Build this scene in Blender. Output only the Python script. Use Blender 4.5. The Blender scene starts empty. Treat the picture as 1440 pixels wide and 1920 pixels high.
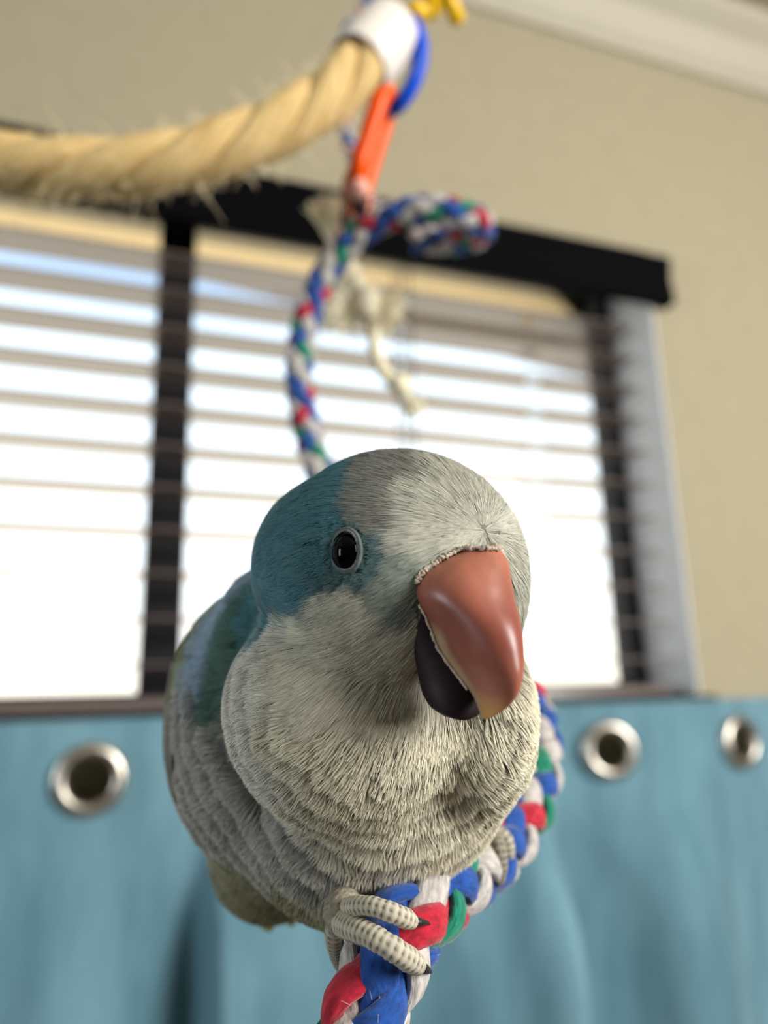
import bpy, math, random
import numpy as np
from mathutils import Matrix, Vector

rng = np.random.default_rng(7)
random.seed(7)
sc = bpy.context.scene
COL = sc.collection
R_ = math.radians

# ------------------------------------------------------------------ camera
F = 1400.0                       # focal length in pixels of a 1440x1920 frame
CAM = np.array([0.0, 0.0, 1.45])
yaw, pitch, roll = R_(19.5), R_(13.75), R_(-1.5)
FW = np.array([math.sin(yaw) * math.cos(pitch), math.cos(yaw) * math.cos(pitch), math.sin(pitch)])
r0 = np.array([math.cos(yaw), -math.sin(yaw), 0.0])
u0 = np.cross(r0, FW)
RT = math.cos(roll) * r0 + math.sin(roll) * u0
UP = -math.sin(roll) * r0 + math.cos(roll) * u0
cd = bpy.data.cameras.new('camera')
cam = bpy.data.objects.new('camera', cd)
COL.objects.link(cam)
cam.matrix_world = Matrix(((RT[0], UP[0], -FW[0], CAM[0]), (RT[1], UP[1], -FW[1], CAM[1]), (RT[2], UP[2], -FW[2], CAM[2]), (0, 0, 0, 1)))
cd.sensor_fit = 'VERTICAL'
cd.sensor_height = 36.0
cd.lens = 36.0 * F / 1920.0
cd.clip_start = 0.01
cd.dof.use_dof = True
cd.dof.focus_distance = 0.120
cd.dof.aperture_fstop = 8.5
sc.camera = cam

# ------------------------------------------------------------------ colour management, world, lamps
sc.view_settings.view_transform = 'Standard'
sc.view_settings.look = 'None'
sc.view_settings.exposure = 0.0
sc.view_settings.gamma = 1.0
sc.view_settings.use_curve_mapping = False

w = bpy.data.worlds.new('daylight')
sc.world = w
w.use_nodes = True
nt = w.node_tree
nt.nodes.clear()
tc = nt.nodes.new('ShaderNodeTexCoord')
sp = nt.nodes.new('ShaderNodeSeparateXYZ')
mr = nt.nodes.new('ShaderNodeMapRange')
mr.inputs[1].default_value = -1.0
mr.inputs[2].default_value = 1.0
rp = nt.nodes.new('ShaderNodeValToRGB')
bg = nt.nodes.new('ShaderNodeBackground')
wo = nt.nodes.new('ShaderNodeOutputWorld')
nt.links.new(tc.outputs['Generated'], sp.inputs[0])
nt.links.new(sp.outputs['Z'], mr.inputs[0])
nt.links.new(mr.outputs[0], rp.inputs[0])
nt.links.new(rp.outputs[0], bg.inputs[0])
nt.links.new(bg.outputs[0], wo.inputs[0])
bg.inputs[1].default_value = 2.1
e = rp.color_ramp.elements
e[0].position = 0.0; e[0].color = (0.98, 0.86, 0.70, 1)
e[1].position = 1.0; e[1].color = (0.20, 0.38, 0.78, 1)
for pos, c in ((0.47, (1.0, 0.88, 0.72, 1)), (0.505, (1.0, 0.93, 0.80, 1)), (0.56, (0.95, 0.97, 1.0, 1)), (0.72, (0.74, 0.87, 1.0, 1)), (0.765, (0.20, 0.34, 0.58, 1))):
    n = e.new(pos); n.color = c


def area(name, loc, target, sx, sy, power, col):
    l = bpy.data.lights.new(name, 'AREA')
    l.shape = 'RECTANGLE'; l.size = sx; l.size_y = sy; l.energy = power; l.color = col
    o = bpy.data.objects.new(name, l)
    COL.objects.link(o)
    o.location = loc
    d = Vector(target) - Vector(loc)
    o.rotation_euler = d.to_track_quat('-Z', 'Y').to_euler()
    return o


area('right_key_light', (1.20, -1.02, 1.92), (0.1, 0.2, 1.40), 0.7, 0.9, 55, (1.0, 0.97, 0.91))  # unseen key light stood inside the room, close to the bird for falloff
area('left_room_window_light', (-2.1, -0.15, 1.65), (0.0, 0.3, 1.4), 0.40, 1.0, 18, (0.86, 0.95, 1.0))


# ------------------------------------------------------------------ helpers
def srgb(c):
    c = np.asarray(c, float) / 255.0
    return np.where(c <= 0.04045, c / 12.92, ((c + 0.055) / 1.055) ** 2.4)


def s4(c):
    return (*[float(x) for x in srgb(c)], 1.0)


def at(u, v, d):
    """the world point that lies d metres deep along the view, in the direction (u, v)"""
    return CAM + d * FW + (u - 720.0) / F * d * RT + (960.0 - v) / F * d * UP


def l2w(P):
    """bird frame (millimetres, axes of the view at the time of the photograph) to world"""
    P = np.atleast_2d(P) / 1000.0
    return CAM + P[:, :1] * RT + P[:, 1:2] * UP - P[:, 2:3] * FW


def pt(u, v, d):
    """point of the bird frame in millimetres"""
    return np.array([(u - 720.0) / F * d, (960.0 - v) / F * d, -d])


def mat(name, col, rough=0.6, metal=0.0, spec=0.5, noise=None, bump=None, attr=None, coat=0.0, sheen=0.0, sub=0.0, trans=0.0, uvnoise=None):
    m = bpy.data.materials.new(name)
    m.use_nodes = True
    t = m.node_tree
    b = t.nodes['Principled BSDF']
    b.inputs['Base Color'].default_value = s4(col)
    b.inputs['Roughness'].default_value = rough
    b.inputs['Metallic'].default_value = metal
    b.inputs['Specular IOR Level'].default_value = spec
    b.inputs['Coat Weight'].default_value = coat
    b.inputs['Coat Roughness'].default_value = 0.12
    b.inputs['Sheen Weight'].default_value = sheen
    b.inputs['Transmission Weight'].default_value = trans
    if sub:
        b.inputs['Subsurface Weight'].default_value = sub
        b.inputs['Subsurface Radius'].default_value = (1.0, 0.5, 0.3)
        b.inputs['Subsurface Scale'].default_value = 0.002
    src = None
    if attr:
        a = t.nodes.new('ShaderNodeAttribute')
        a.attribute_name = attr
        src = a.outputs['Color']
        t.links.new(src, b.inputs['Base Color'])
    if noise:                                    # (scale, darker colour, contrast, stretch)
        scale, c2, amt, st = noise
        tx = t.nodes.new('ShaderNodeTexCoord')
        mp = t.nodes.new('ShaderNodeMapping')
        mp.inputs['Scale'].default_value = st
        nz = t.nodes.new('ShaderNodeTexNoise')
        nz.inputs['Scale'].default_value = scale
        nz.inputs['Detail'].default_value = 6
        rm = t.nodes.new('ShaderNodeMapRange')
        rm.inputs[1].default_value = 0.5 - 0.5 / amt
        rm.inputs[2].default_value = 0.5 + 0.5 / amt
        mx = t.nodes.new('ShaderNodeMix')
        mx.data_type = 'RGBA'
        t.links.new(tx.outputs['UV' if uvnoise else 'Object'], mp.inputs[0])
        t.links.new(mp.outputs[0], nz.inputs['Vector'])
        t.links.new(nz.outputs['Fac'], rm.inputs[0])
        t.links.new(rm.outputs[0], mx.inputs['Factor'])
        mx.inputs['A'].default_value = s4(c2)
        if src:
            t.links.new(src, mx.inputs['B'])
            ml = t.nodes.new('ShaderNodeMix')
            ml.data_type = 'RGBA'
            ml.blend_type = 'MULTIPLY'
            ml.inputs['Factor'].default_value = 1.0
            mx.inputs['B'].default_value = (1, 1, 1, 1)
            t.links.remove(mx.inputs['B'].links[0])
            t.links.new(src, ml.inputs['A'])
            t.links.new(mx.outputs['Result'], ml.inputs['B'])
            t.links.new(ml.outputs['Result'], b.inputs['Base Color'])
        else:
            mx.inputs['B'].default_value = s4(col)
            t.links.new(mx.outputs['Result'], b.inputs['Base Color'])
        if bump:
            bp = t.nodes.new('ShaderNodeBump')
            bp.inputs['Strength'].default_value = bump[0]
            bp.inputs['Distance'].default_value = bump[1]
            t.links.new(nz.outputs['Fac'], bp.inputs['Height'])
            t.links.new(bp.outputs[0], b.inputs['Normal'])
    return m


def mesh(name, V, Fc, m, parent=None, col=None, uv=None, smooth=True, loc=None):
    """link vertices V (world metres) and faces (list of equal-length index arrays or list of lists) as ONE mesh object"""
    V = np.asarray(V, float)
    if parent is not None:
        off = np.array(parent['_loc'])
    else:
        off = np.array(loc if loc is not None else V.mean(0))
    me = bpy.data.meshes.new(name)
    Vl = (V - off).astype(np.float32)
    me.vertices.add(len(Vl))
    me.vertices.foreach_set('co', Vl.ravel())
    if isinstance(Fc, np.ndarray):
        Fc = [Fc]
    loops, tot = [], []
    for A in Fc:
        A = np.asarray(A, np.int32)
        loops.append(A.ravel())
        tot.append(np.full(len(A), A.shape[1], np.int32))
    loops = np.concatenate(loops); tot = np.concatenate(tot)
    start = np.concatenate(([0], np.cumsum(tot)[:-1])).astype(np.int32)
    me.loops.add(len(loops))
    me.loops.foreach_set('vertex_index', loops)
    me.polygons.add(len(tot))
    me.polygons.foreach_set('loop_start', start)
    me.polygons.foreach_set('loop_total', tot)
    me.polygons.foreach_set('use_smooth', np.full(len(tot), smooth))
    if uv is not None:
        l = me.uv_layers.new(name='UVMap')
        l.data.foreach_set('uv', np.asarray(uv, np.float32)[loops].ravel())
    me.update(calc_edges=True)
    if col is not None:
        a = me.color_attributes.new('col', 'FLOAT_COLOR', 'POINT')
        c4 = np.ones((len(V), 4), np.float32)
        c4[:, :3] = col
        a.data.foreach_set('color', c4.ravel())
    me.materials.append(m)
    o = bpy.data.objects.new(name, me)
    COL.objects.link(o)
    o['_loc'] = [float(x) for x in off]
    if parent is not None:
        o.parent = parent
        o['_loc'] = [float(x) for x in off]
    else:
        o.location = off
    return o


def empty(name, loc):
    o = bpy.data.objects.new(name, None)
    COL.objects.link(o)
    o.empty_display_size = 0.02
    o.location = loc
    o['_loc'] = [float(x) for x in loc]
    return o


def tag(o, label, cat, group=None):
    o['label'] = label
    o['category'] = cat
    if group:
        o['group'] = group
    return o


def struct(o, label=None):
    o['kind'] = 'structure'
    if label:
        o['label'] = label
    return o


def join(parts):
    """several (V, [faces]) into one"""
    Vs, q, t, n = [], [], [], 0
    for V, Fs in parts:
        Vs.append(V)
        for A in (Fs if isinstance(Fs, list) else [Fs]):
            (q if A.shape[1] == 4 else t).append(A + n)
        n += len(V)
    out = []
    if q: out.append(np.concatenate(q))
    if t: out.append(np.concatenate(t))
    return np.concatenate(Vs), out


def box(x0, x1, y0, y1, z0, z1, b=0.0):
    """box with chamfered edges"""
    if b <= 0:
        V = np.array([[x, y, z] for x in (x0, x1) for y in (y0, y1) for z in (z0, z1)], float)
        return V, [np.array([[0, 1, 3, 2], [4, 6, 7, 5], [0, 4, 5, 1], [2, 3, 7, 6], [0, 2, 6, 4], [1, 5, 7, 3]])]
    c = np.array([[x0, x1], [y0, y1], [z0, z1]])
    V, idx = [], {}
    for i in (0, 1):
        for j in (0, 1):
            for k in (0, 1):
                for ax in range(3):
                    s = np.array([(-1) ** (1 - i), (-1) ** (1 - j), (-1) ** (1 - k)], float)
                    p = np.array([c[0, i], c[1, j], c[2, k]]) - b * s
                    p[ax] += b * s[ax]
                    idx[(i, j, k, ax)] = len(V)
                    V.append(p)
    q, t = [], []
    for ax in range(3):
        o = [a for a in range(3) if a != ax]
        for s in (0, 1):
            f = []
            for (p, r) in ((0, 0), (1, 0), (1, 1), (0, 1)):
                k = [0, 0, 0]; k[ax] = s; k[o[0]] = p; k[o[1]] = r
                f.append(idx[(*k, ax)])
            q.append(f)
    for ax in range(3):
        o = [a for a in range(3) if a != ax]
        for p in (0, 1):
            for r in (0, 1):
                k0 = [0, 0, 0]; k0[o[0]] = p; k0[o[1]] = r
                k1 = list(k0); k1[ax] = 1
                q.append([idx[(*k0, o[0])], idx[(*k1, o[0])], idx[(*k1, o[1])], idx[(*k0, o[1])]])
    for i in (0, 1):
        for j in (0, 1):
            for k in (0, 1):
                t.append([idx[(i, j, k, 0)], idx[(i, j, k, 1)], idx[(i, j, k, 2)]])
    V = np.array(V); q = np.array(q); t = np.array(t)
    ctr = c.mean(1)

    def fix(A):
        P = V[A]
        n = np.cross(P[:, 1] - P[:, 0], P[:, 2] - P[:, 0])
        flip = ((P.mean(1) - ctr) * n).sum(1) < 0
        A[flip] = A[flip][:, ::-1]
        return A
    return V, [fix(q), fix(t)]


def smooth_path(P, n, closed=False):
    """Catmull-Rom through the points, resampled to n points evenly along the length"""
    P = np.asarray(P, float)
    Q = np.vstack([P[-1:], P, P[:2]]) if closed else np.vstack([2 * P[0] - P[1], P, 2 * P[-1] - P[-2]])
    out = []
    for i in range(1, len(Q) - 2):
        p0, p1, p2, p3 = Q[i - 1:i + 3]
        t = np.linspace(0, 1, 40, endpoint=False)[:, None]
        out.append(0.5 * ((2 * p1) + (-p0 + p2) * t + (2 * p0 - 5 * p1 + 4 * p2 - p3) * t ** 2 + (-p0 + 3 * p1 - 3 * p2 + p3) * t ** 3))
    out = np.vstack(out + [Q[-2][None]])
    s = np.concatenate(([0], np.cumsum(np.linalg.norm(np.diff(out, axis=0), axis=1))))
    x = np.linspace(0, s[-1], n)
    return np.stack([np.interp(x, s, out[:, k]) for k in range(out.shape[1])], 1)


def frames(P, up=None):
    T = np.gradient(P, axis=0)
    T /= np.linalg.norm(T, axis=1)[:, None]
    a = np.array(up if up is not None else ([0, 0, 1.0] if abs(T[0][2]) < 0.9 else [1.0, 0, 0]))
    N = np.zeros_like(P)
    n = a - T[0] * (a @ T[0])
    for i in range(len(P)):
        n = n - T[i] * (n @ T[i])
        n /= np.linalg.norm(n)
        N[i] = n
    return T, N, np.cross(T, N)


def tube(P, rad, ns=10, cap=True, N=None, B=None, closed=False, rb=None):
    """tube along P; rad (n,) or (n, ns); rb = radius along the second axis; returns V, faces, uv, s"""
    P = np.asarray(P, float)
    n = len(P)
    if N is None:
        T, N, B = frames(P)
    rad = np.asarray(rad, float)
    if rad.ndim == 0: rad = np.full(n, float(rad))
    if rad.ndim == 1: rad = rad[:, None] * np.ones(ns)
    rb = rad if rb is None else (np.asarray(rb, float)[:, None] * np.ones(ns) if np.ndim(rb) == 1 else rad * 0 + rb)
    th = np.linspace(0, 2 * np.pi, ns, endpoint=False)
    V = P[:, None, :] + (rad * np.cos(th))[..., None] * N[:, None, :] + (rb * np.sin(th))[..., None] * B[:, None, :]
    s = np.concatenate(([0], np.cumsum(np.linalg.norm(np.diff(P, axis=0), axis=1))))
    uv = np.stack([np.repeat(s, ns), np.tile(np.abs(th / np.pi - 1), n)], 1)
    i = np.arange(n if closed else n - 1)[:, None] * ns
    j = np.arange(ns)[None, :]
    jn = (j + 1) % ns
    i2 = (i + ns) % (n * ns)
    A = np.stack([i + j, i + jn, i2 + jn, i2 + j], -1).reshape(-1, 4)
    V = V.reshape(-1, 3)
    fs = [A]
    if cap and not closed:
        c0, c1 = len(V), len(V) + 1
        V = np.vstack([V, P[0], P[-1]])
        uv = np.vstack([uv, [0, 0], [s[-1], 0]])
        jj = np.arange(ns); jm = (jj + 1) % ns
        t0 = np.stack([np.full(ns, c0), jm, jj], 1)
        o = (n - 1) * ns
        t1 = np.stack([np.full(ns, c1), o + jj, o + jm], 1)
        fs.append(np.vstack([t0, t1]))
    return V, fs, uv, s


def lathe(profile, centre, axis, n=32, a0=0, a1=2 * np.pi):
    """profile: list of (radius, height) about the axis; closed profile -> torus-like ring"""
    ax = np.array(axis, float); ax /= np.linalg.norm(ax)
    h = np.array([0, 0, 1.0]) if abs(ax[2]) < 0.9 else np.array([1.0, 0, 0])
    x = np.cross(h, ax); x /= np.linalg.norm(x)
    y = np.cross(ax, x)
    pr = np.array(profile, float)
    th = np.linspace(a0, a1, n, endpoint=False)
    V = (np.array(centre) + pr[None, :, 0, None] * (np.cos(th)[:, None, None] * x + np.sin(th)[:, None, None] * y) + pr[None, :, 1, None] * ax)
    m = len(pr)
    i = np.arange(n)[:, None]; j = np.arange(m)[None, :]
    A = np.stack([i * m + j, ((i + 1) % n) * m + j, ((i + 1) % n) * m + (j + 1) % m, i * m + (j + 1) % m], -1).reshape(-1, 4)
    return V.reshape(-1, 3), [A]


def blob(centre, rad, n=12, ax=None, noise=0.0):
    """closed ellipsoid; ax = 3x3 rows giving the axes"""
    th = np.linspace(0, np.pi, n + 1)[1:-1]
    ph = np.linspace(0, 2 * np.pi, 2 * n, endpoint=False)
    D = np.stack([np.outer(np.sin(th), np.cos(ph)), np.outer(np.sin(th), np.sin(ph)), np.outer(np.cos(th), np.ones_like(ph))], -1).reshape(-1, 3)
    D = np.vstack([D, [0, 0, 1], [0, 0, -1]])
    if noise: D = D * (1 + noise * rng.normal(size=(len(D), 1)))
    D = D * np.array(rad)
    if ax is not None: D = D @ np.array(ax)
    m = 2 * n
    i = np.arange(n - 2)[:, None] * m; j = np.arange(m)[None]; jn = (j + 1) % m
    q = np.stack([i + j, i + m + j, i + m + jn, i + jn], -1).reshape(-1, 4)
    top, bot = len(D) - 2, len(D) - 1
    j = j[0]; jn = jn[0]; o = (n - 2) * m
    t = np.vstack([np.stack([np.full(m, top), j, jn], 1), np.stack([np.full(m, bot), o + jn, o + j], 1)])
    return np.array(centre) + D, [q, t]


def ribbons(C, width, Nrm):
    """C (n, k, 3) strand points, width (n, k), Nrm (n, k, 3): flat tapering strips, one mesh"""
    n, k, _ = C.shape
    T = np.gradient(C, axis=1)
    S = np.cross(T, Nrm)
    S /= np.linalg.norm(S, axis=2)[..., None] + 1e-12
    A = C - S * width[..., None] / 2
    Bv = C + S * width[..., None] / 2
    V = np.stack([A, Bv], 2).reshape(n, k * 2, 3)
    base = (np.arange(n) * k * 2)[:, None]
    j = np.arange(k - 1)[None, :] * 2
    q = np.stack([base + j, base + j + 1, base + j + 3, base + j + 2], -1).reshape(-1, 4)
    return V.reshape(-1, 3), [q]


Z0 = CAM[2]

# ------------------------------------------------------------------ materials of the room
M_wall = mat('beige_paint', (166, 157, 132), 0.85, noise=(35, (160, 151, 126), 1.5, (1, 1, 1)), bump=(0.15, 0.002))
M_ceil = mat('ceiling_paint', (168, 161, 138), 0.9, noise=(60, (161, 154, 131), 1.5, (1, 1, 1)), bump=(0.3, 0.003))
M_white = mat('white_trim_paint', (186, 180, 162), 0.6, noise=(20, (181, 175, 157), 1.2, (1, 1, 1)))
M_jamb = mat('white_jamb_paint', (244, 245, 247), 0.6, noise=(30, (240, 241, 243), 1.2, (1, 1, 1)))
M_taupe = mat('taupe_paint', (104, 96, 86), 0.85, noise=(35, (98, 90, 80), 1.5, (1, 1, 1)))
M_floor = mat('brown_carpet', (112, 98, 82), 0.95, noise=(160, (96, 82, 68), 1.6, (1, 1, 1)), bump=(.5, .004))
M_frame = mat('dark_bronze_frame', (15, 14, 19), 0.5, spec=.25, noise=(40, (11, 10, 14), 1.3, (1, 1, 1)))
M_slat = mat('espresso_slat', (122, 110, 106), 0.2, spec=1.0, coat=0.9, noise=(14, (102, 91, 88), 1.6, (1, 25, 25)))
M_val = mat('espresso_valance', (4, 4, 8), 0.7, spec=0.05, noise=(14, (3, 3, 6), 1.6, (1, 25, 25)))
M_cord = mat('dark_ladder_cord', (70, 60, 62), 0.8, noise=(400, (45, 38, 40), 1.4, (1, 1, 1)))
M_eave = mat('cream_eave_paint', (232, 212, 170), 0.8, noise=(8, (224, 204, 162), 1.3, (1, 8, 1)))

# ------------------------------------------------------------------ room shell
XL, XR, YB, YW = -2.3, 2.3, -2.6, 0.75
ZT = Z0 + 1.02
OL, OR_, OB, OT = -0.78, 0.662, Z0 - 0.01, Z0 + 0.592       # the window opening
parts = [box(XL, OL, YW, YW + 0.16, 0, ZT), box(OR_ + 0.003, XR, YW, YW + 0.16, 0, ZT),
         box(OL, OR_ + 0.003, YW, YW + 0.16, 0, OB - 0.02), box(OL, OR_ + 0.003, YW, YW + 0.16, OT, ZT)]
V, Fs = join(parts)
struct(mesh('wall_back', V, Fs, M_wall, smooth=False), 'beige painted wall around the window')
V, Fs = box(XR, XR + 0.1, YB, YW + 0.1, 0, ZT); struct(mesh('wall_right', V, Fs, M_taupe, smooth=False))
V, Fs = box(XL - 0.1, XL, YB, YW + 0.1, 0, ZT); struct(mesh('wall_left', V, Fs, M_taupe, smooth=False))
V, Fs = box(XL - 0.1, XR + 0.1, YB - 0.1, YB, 0, ZT); struct(mesh('wall_front', V, Fs, M_taupe, smooth=False))
V, Fs = box(XL - 0.1, XR + 0.1, YB - 0.1, YW + 0.16, ZT, ZT + 0.1); struct(mesh('ceiling', V, Fs, M_ceil, smooth=False), 'beige ceiling above the crown moulding')
V, Fs = box(XL - 0.1, XR + 0.1, YB - 0.1, YW + 0.16, -0.08, 0); struct(mesh('floor', V, Fs, M_floor, smooth=False))


def prism_x(profile, x0, x1):
    """closed (y, z) profile swept along x, with end faces"""
    p = np.array(profile, float); m = len(p)
    V = np.vstack([np.column_stack([np.full(m, x0), p]), np.column_stack([np.full(m, x1), p])])
    j = np.arange(m); jn = (j + 1) % m
    q = np.stack([j, jn, m + jn, m + j], 1)
    c0, c1 = 2 * m, 2 * m + 1
    V = np.vstack([V, [x0, *p.mean(0)], [x1, *p.mean(0)]])
    t = np.vstack([np.stack([np.full(m, c0), jn, j], 1), np.stack([np.full(m, c1), m + j, m + jn], 1)])
    return V, [q, t]


cz = Z0 + 0.925
prof = [(YW, cz), (YW - 0.008, cz), (YW - 0.010, cz + 0.012), (YW - 0.018, cz + 0.020), (YW - 0.034, cz + 0.058), (YW - 0.050, cz + 0.070),
        (YW - 0.060, cz + 0.078), (YW - 0.062, ZT), (YW, ZT)]
V, Fs = prism_x(prof, XL, XR)
struct(mesh('trim_1', V, Fs, M_white, smooth=False), 'pale crown moulding under the ceiling')

# window: jamb liner, frame, mullion, panes, dark sill board
YG = YW + 0.10
win = struct(empty('window_1', ((OL + OR_) / 2, YG, OB)), 'dark framed window behind the blind')
V, Fs = box(OR_, OR_ + 0.0028, YW + 0.0005, YG + 0.04, OB - 0.01, OT, 0.0008); mesh('window_jamb', V, Fs, M_jamb, win, smooth=False)
V, Fs = box(OL - 0.012, OL, YW - 0.001, YG + 0.04, OB - 0.01, OT, 0.002); mesh('window_jamb', V, Fs, M_jamb, win, smooth=False)
fr = [box(OL, OL + 0.03, YG - 0.012, YG + 0.03, OB, OT, 0.003), box(OR_ - 0.019, OR_, YG - 0.012, YG + 0.03, OB, OT, 0.003),
      box(OL, OR_, YG - 0.010, YG + 0.028, OB, OB + 0.018, 0.003), box(OL, OR_, YG - 0.010, YG + 0.028, OT - 0.006, OT, 0.002)]
V, Fs = join(fr); mesh('window_frame', V, Fs, M_frame, win, smooth=False)
V, Fs = box(0.0195, 0.0625, YG - 0.014, YG + 0.03, OB, OT, 0.004); mesh('mullion', V, Fs, M_frame, win, smooth=False)
M_glass = bpy.data.materials.new('window_glass'); M_glass.use_nodes = True
t = M_glass.node_tree; t.nodes.clear()
g1 = t.nodes.new('ShaderNodeBsdfTransparent'); g1.inputs[0].default_value = (0.97, 0.985, 0.98, 1)
g2 = t.nodes.new('ShaderNodeBsdfGlossy'); g2.inputs['Roughness'].default_value = 0.02
fz = t.nodes.new('ShaderNodeFresnel'); fz.inputs[0].default_value = 1.45
mxs = t.nodes.new('ShaderNodeMixShader'); go = t.nodes.new('ShaderNodeOutputMaterial')
t.links.new(fz.outputs[0], mxs.inputs[0]); t.links.new(g1.outputs[0], mxs.inputs[1]); t.links.new(g2.outputs[0], mxs.inputs[2]); t.links.new(mxs.outputs[0], go.inputs[0])
for a, b in ((OL + 0.028, 0.021), (0.061, OR_ - 0.018)):
    V, Fs = box(a, b, YG + 0.006, YG + 0.010, OB + 0.016, OT - 0.005); mesh('pane', V, Fs, M_glass, win, smooth=False)
V, Fs = box(OL - 0.02, OR_ + 0.005, YW - 0.028, YG - 0.009, OB - 0.018, OB, 0.003)
sill = struct(mesh('trim_2', V, Fs, M_val, smooth=False), 'dark window sill board')

# the eave of the house beyond the glass
V, Fs = join([box(-3, 3.5, YW + 0.17, 1.46, Z0 + 0.885, Z0 + 0.90)] + [box(-3, 3.5, 1.44, 1.47, Z0 + 0.87, Z0 + 1.0)])
struct(mesh('roof_eave', V, Fs, M_eave, smooth=False), 'cream eave beyond the window glass')

# the sloping barge board at the edge of the eave
zb = lambda x: Z0 + 0.868 - 0.115 * (x - 0.25)
V = np.array([[x, y, z] for y in (1.475, 1.50) for x, z in ((-0.1, zb(-0.1)), (3.4, zb(3.4)), (3.4, Z0 + 1.05), (-0.1, Z0 + 1.05))])
Fs = [np.array([[0, 1, 2, 3], [7, 6, 5, 4], [0, 4, 5, 1], [1, 5, 6, 2], [2, 6, 7, 3], [3, 7, 4, 0]])]
struct(mesh('roof_edge', V, Fs, mat('grey_barge_board', (150, 146, 160), 0.8, noise=(8, (140, 136, 150), 1.3, (1, 8, 1))), smooth=False), 'grey sloping board at the eave edge beyond the window')

# ------------------------------------------------------------------ window blind
BX0, BX1 = OL + 0.006, OR_ - 0.027
blind = tag(empty('window_blind', (0.0, 0.78, OB)), 'dark wooden venetian blind with open slats filling the window', 'blind')
VZ0, VZ1 = Z0 + 0.504, Z0 + 0.577
prof = [(0.745, VZ0), (0.731, VZ0), (0.729, VZ0 + 0.004), (0.729, VZ0 + 0.016), (0.732, VZ0 + 0.020), (0.732, VZ1 - 0.022), (0.729, VZ1 - 0.017), (0.729, VZ1 - 0.004), (0.733, VZ1), (0.745, VZ1)]
V, Fs = prism_x(prof, OL - 0.03, OR_ + 0.022)
mesh('valance', V, Fs, M_val, blind, smooth=False)
V, Fs = box(OR_ + 0.012, OR_ + 0.022, 0.745, 0.7495, VZ0, VZ1); mesh('valance_return', V, Fs, M_val, blind, smooth=False)
V, Fs = box(BX0, BX1, 0.748, 0.775, Z0 + 0.562, Z0 + 0.590, 0.002); mesh('headrail', V, Fs, M_val, blind, smooth=False)
holes = (-0.62, -0.22, 0.305, 0.487)
cords = (-0.62, -0.22, 0.309)


def slat_mesh(z):
    """a wooden slat with real slots where the lift cord runs through"""
    y0, y1, th = 0.760, 0.810, 0.0026
    hx = [(BX0, None)]
    segs = [BX0]
    for h in holes: segs += [h - (0.011 if h > .4 else .003), h + (0.011 if h > .4 else .003)]
    segs.append(BX1)
    ps = []
    for i in range(len(segs) - 1):
        if i % 2 == 0: ps.append(box(segs[i], segs[i + 1], y0, y1, z - th / 2, z + th / 2, 0.0006))
        else:
            ps.append(box(segs[i], segs[i + 1], y0, 0.778, z - th / 2, z + th / 2, 0.0006))
            ps.append(box(segs[i], segs[i + 1], 0.792, y1, z - th / 2, z + th / 2, 0.0006))
    return join(ps)


SZ = [Z0 + 0.4775 - 0.0444 * k for k in range(11)]
first = None
for k, z in enumerate(SZ):
    if first is None:
        V, Fs = slat_mesh(z)
        first = mesh('slat', V, Fs, M_slat, blind, smooth=False)
    else:
        c = first.copy(); COL.objects.link(c); c.location = (0, 0, z - SZ[0])
V, Fs = box(BX0, BX1, 0.762, 0.808, OB + 0.001, OB + 0.013, 0.002); mesh('bottom_rail', V, Fs, M_slat, blind, smooth=False)
for x in cords:
    for y in (0.7585, 0.8115):
        P = smooth_path([(x, y, VZ0 + 0.03), (x, y, Z0 + 0.25), (x, y, OB + 0.006)], 20)
        V, Fs, uv, s = tube(P, 0.0014, 6); mesh('ladder_cord', V, Fs, M_cord, blind)
    P = smooth_path([(x, 0.785, VZ0 + 0.03), (x, 0.785, Z0 + 0.25), (x, 0.785, OB + 0.006)], 12)
    V, Fs, uv, s = tube(P, 0.0013, 6); mesh('lift_cord', V, Fs, M_cord, blind)

# ------------------------------------------------------------------ curtain with grommets
M_curt = mat('teal_velvet', (110, 151, 167), 0.75, spec=0.2, sheen=0.3, noise=(22, (84, 124, 140), 3.6, (1, 1, 0.25)), bump=(0.25, 0.004))
M_nick = mat('brushed_nickel', (222, 216, 206), 0.34, metal=1.0, noise=(90, (190, 182, 170), 1.3, (1, 1, 1)))
cx = np.array([-0.80, -0.55, -0.33, -0.18, -0.017, 0.060, 0.074, 0.090, 0.16, 0.25, 0.34, 0.395, 0.410, 0.425, 0.50, 0.57, 0.64, 0.72, 0.80])
cyt = np.array([0.700, 0.690, 0.705, 0.695, 0.690, 0.697, 0.699, 0.700, 0.700, 0.695, 0.702, 0.705, 0.706, 0.706, 0.682, 0.684, 0.688, 0.700, 0.690])
cyb = np.array([0.705, 0.670, 0.712, 0.705, 0.680, 0.724, 0.716, 0.650, 0.656, 0.705, 0.668, 0.630, 0.650, 0.730, 0.708, 0.668, 0.700, 0.722, 0.680])


def hermite(x, X, Y):
    m = np.gradient(Y, X)
    for i in range(1, len(X) - 1):
        a, b = (Y[i] - Y[i - 1]) / (X[i] - X[i - 1]), (Y[i + 1] - Y[i]) / (X[i + 1] - X[i])
        m[i] = 0 if a * b <= 0 else 2 * a * b / (a + b)
    i = np.clip(np.searchsorted(X, x) - 1, 0, len(X) - 2)
    h = X[i + 1] - X[i]; t = (x - X[i]) / h
    return (2 * t ** 3 - 3 * t ** 2 + 1) * Y[i] + (t ** 3 - 2 * t ** 2 + t) * h * m[i] + (-2 * t ** 3 + 3 * t ** 2) * Y[i + 1] + (t ** 3 - t ** 2) * h * m[i + 1]


CT = OB - 0.006
CBOT = 0.35
GX = [-0.506, -0.343, -0.180, -0.017, 0.148, 0.315, 0.482, 0.655]
GZ = CT - 0.045


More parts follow.
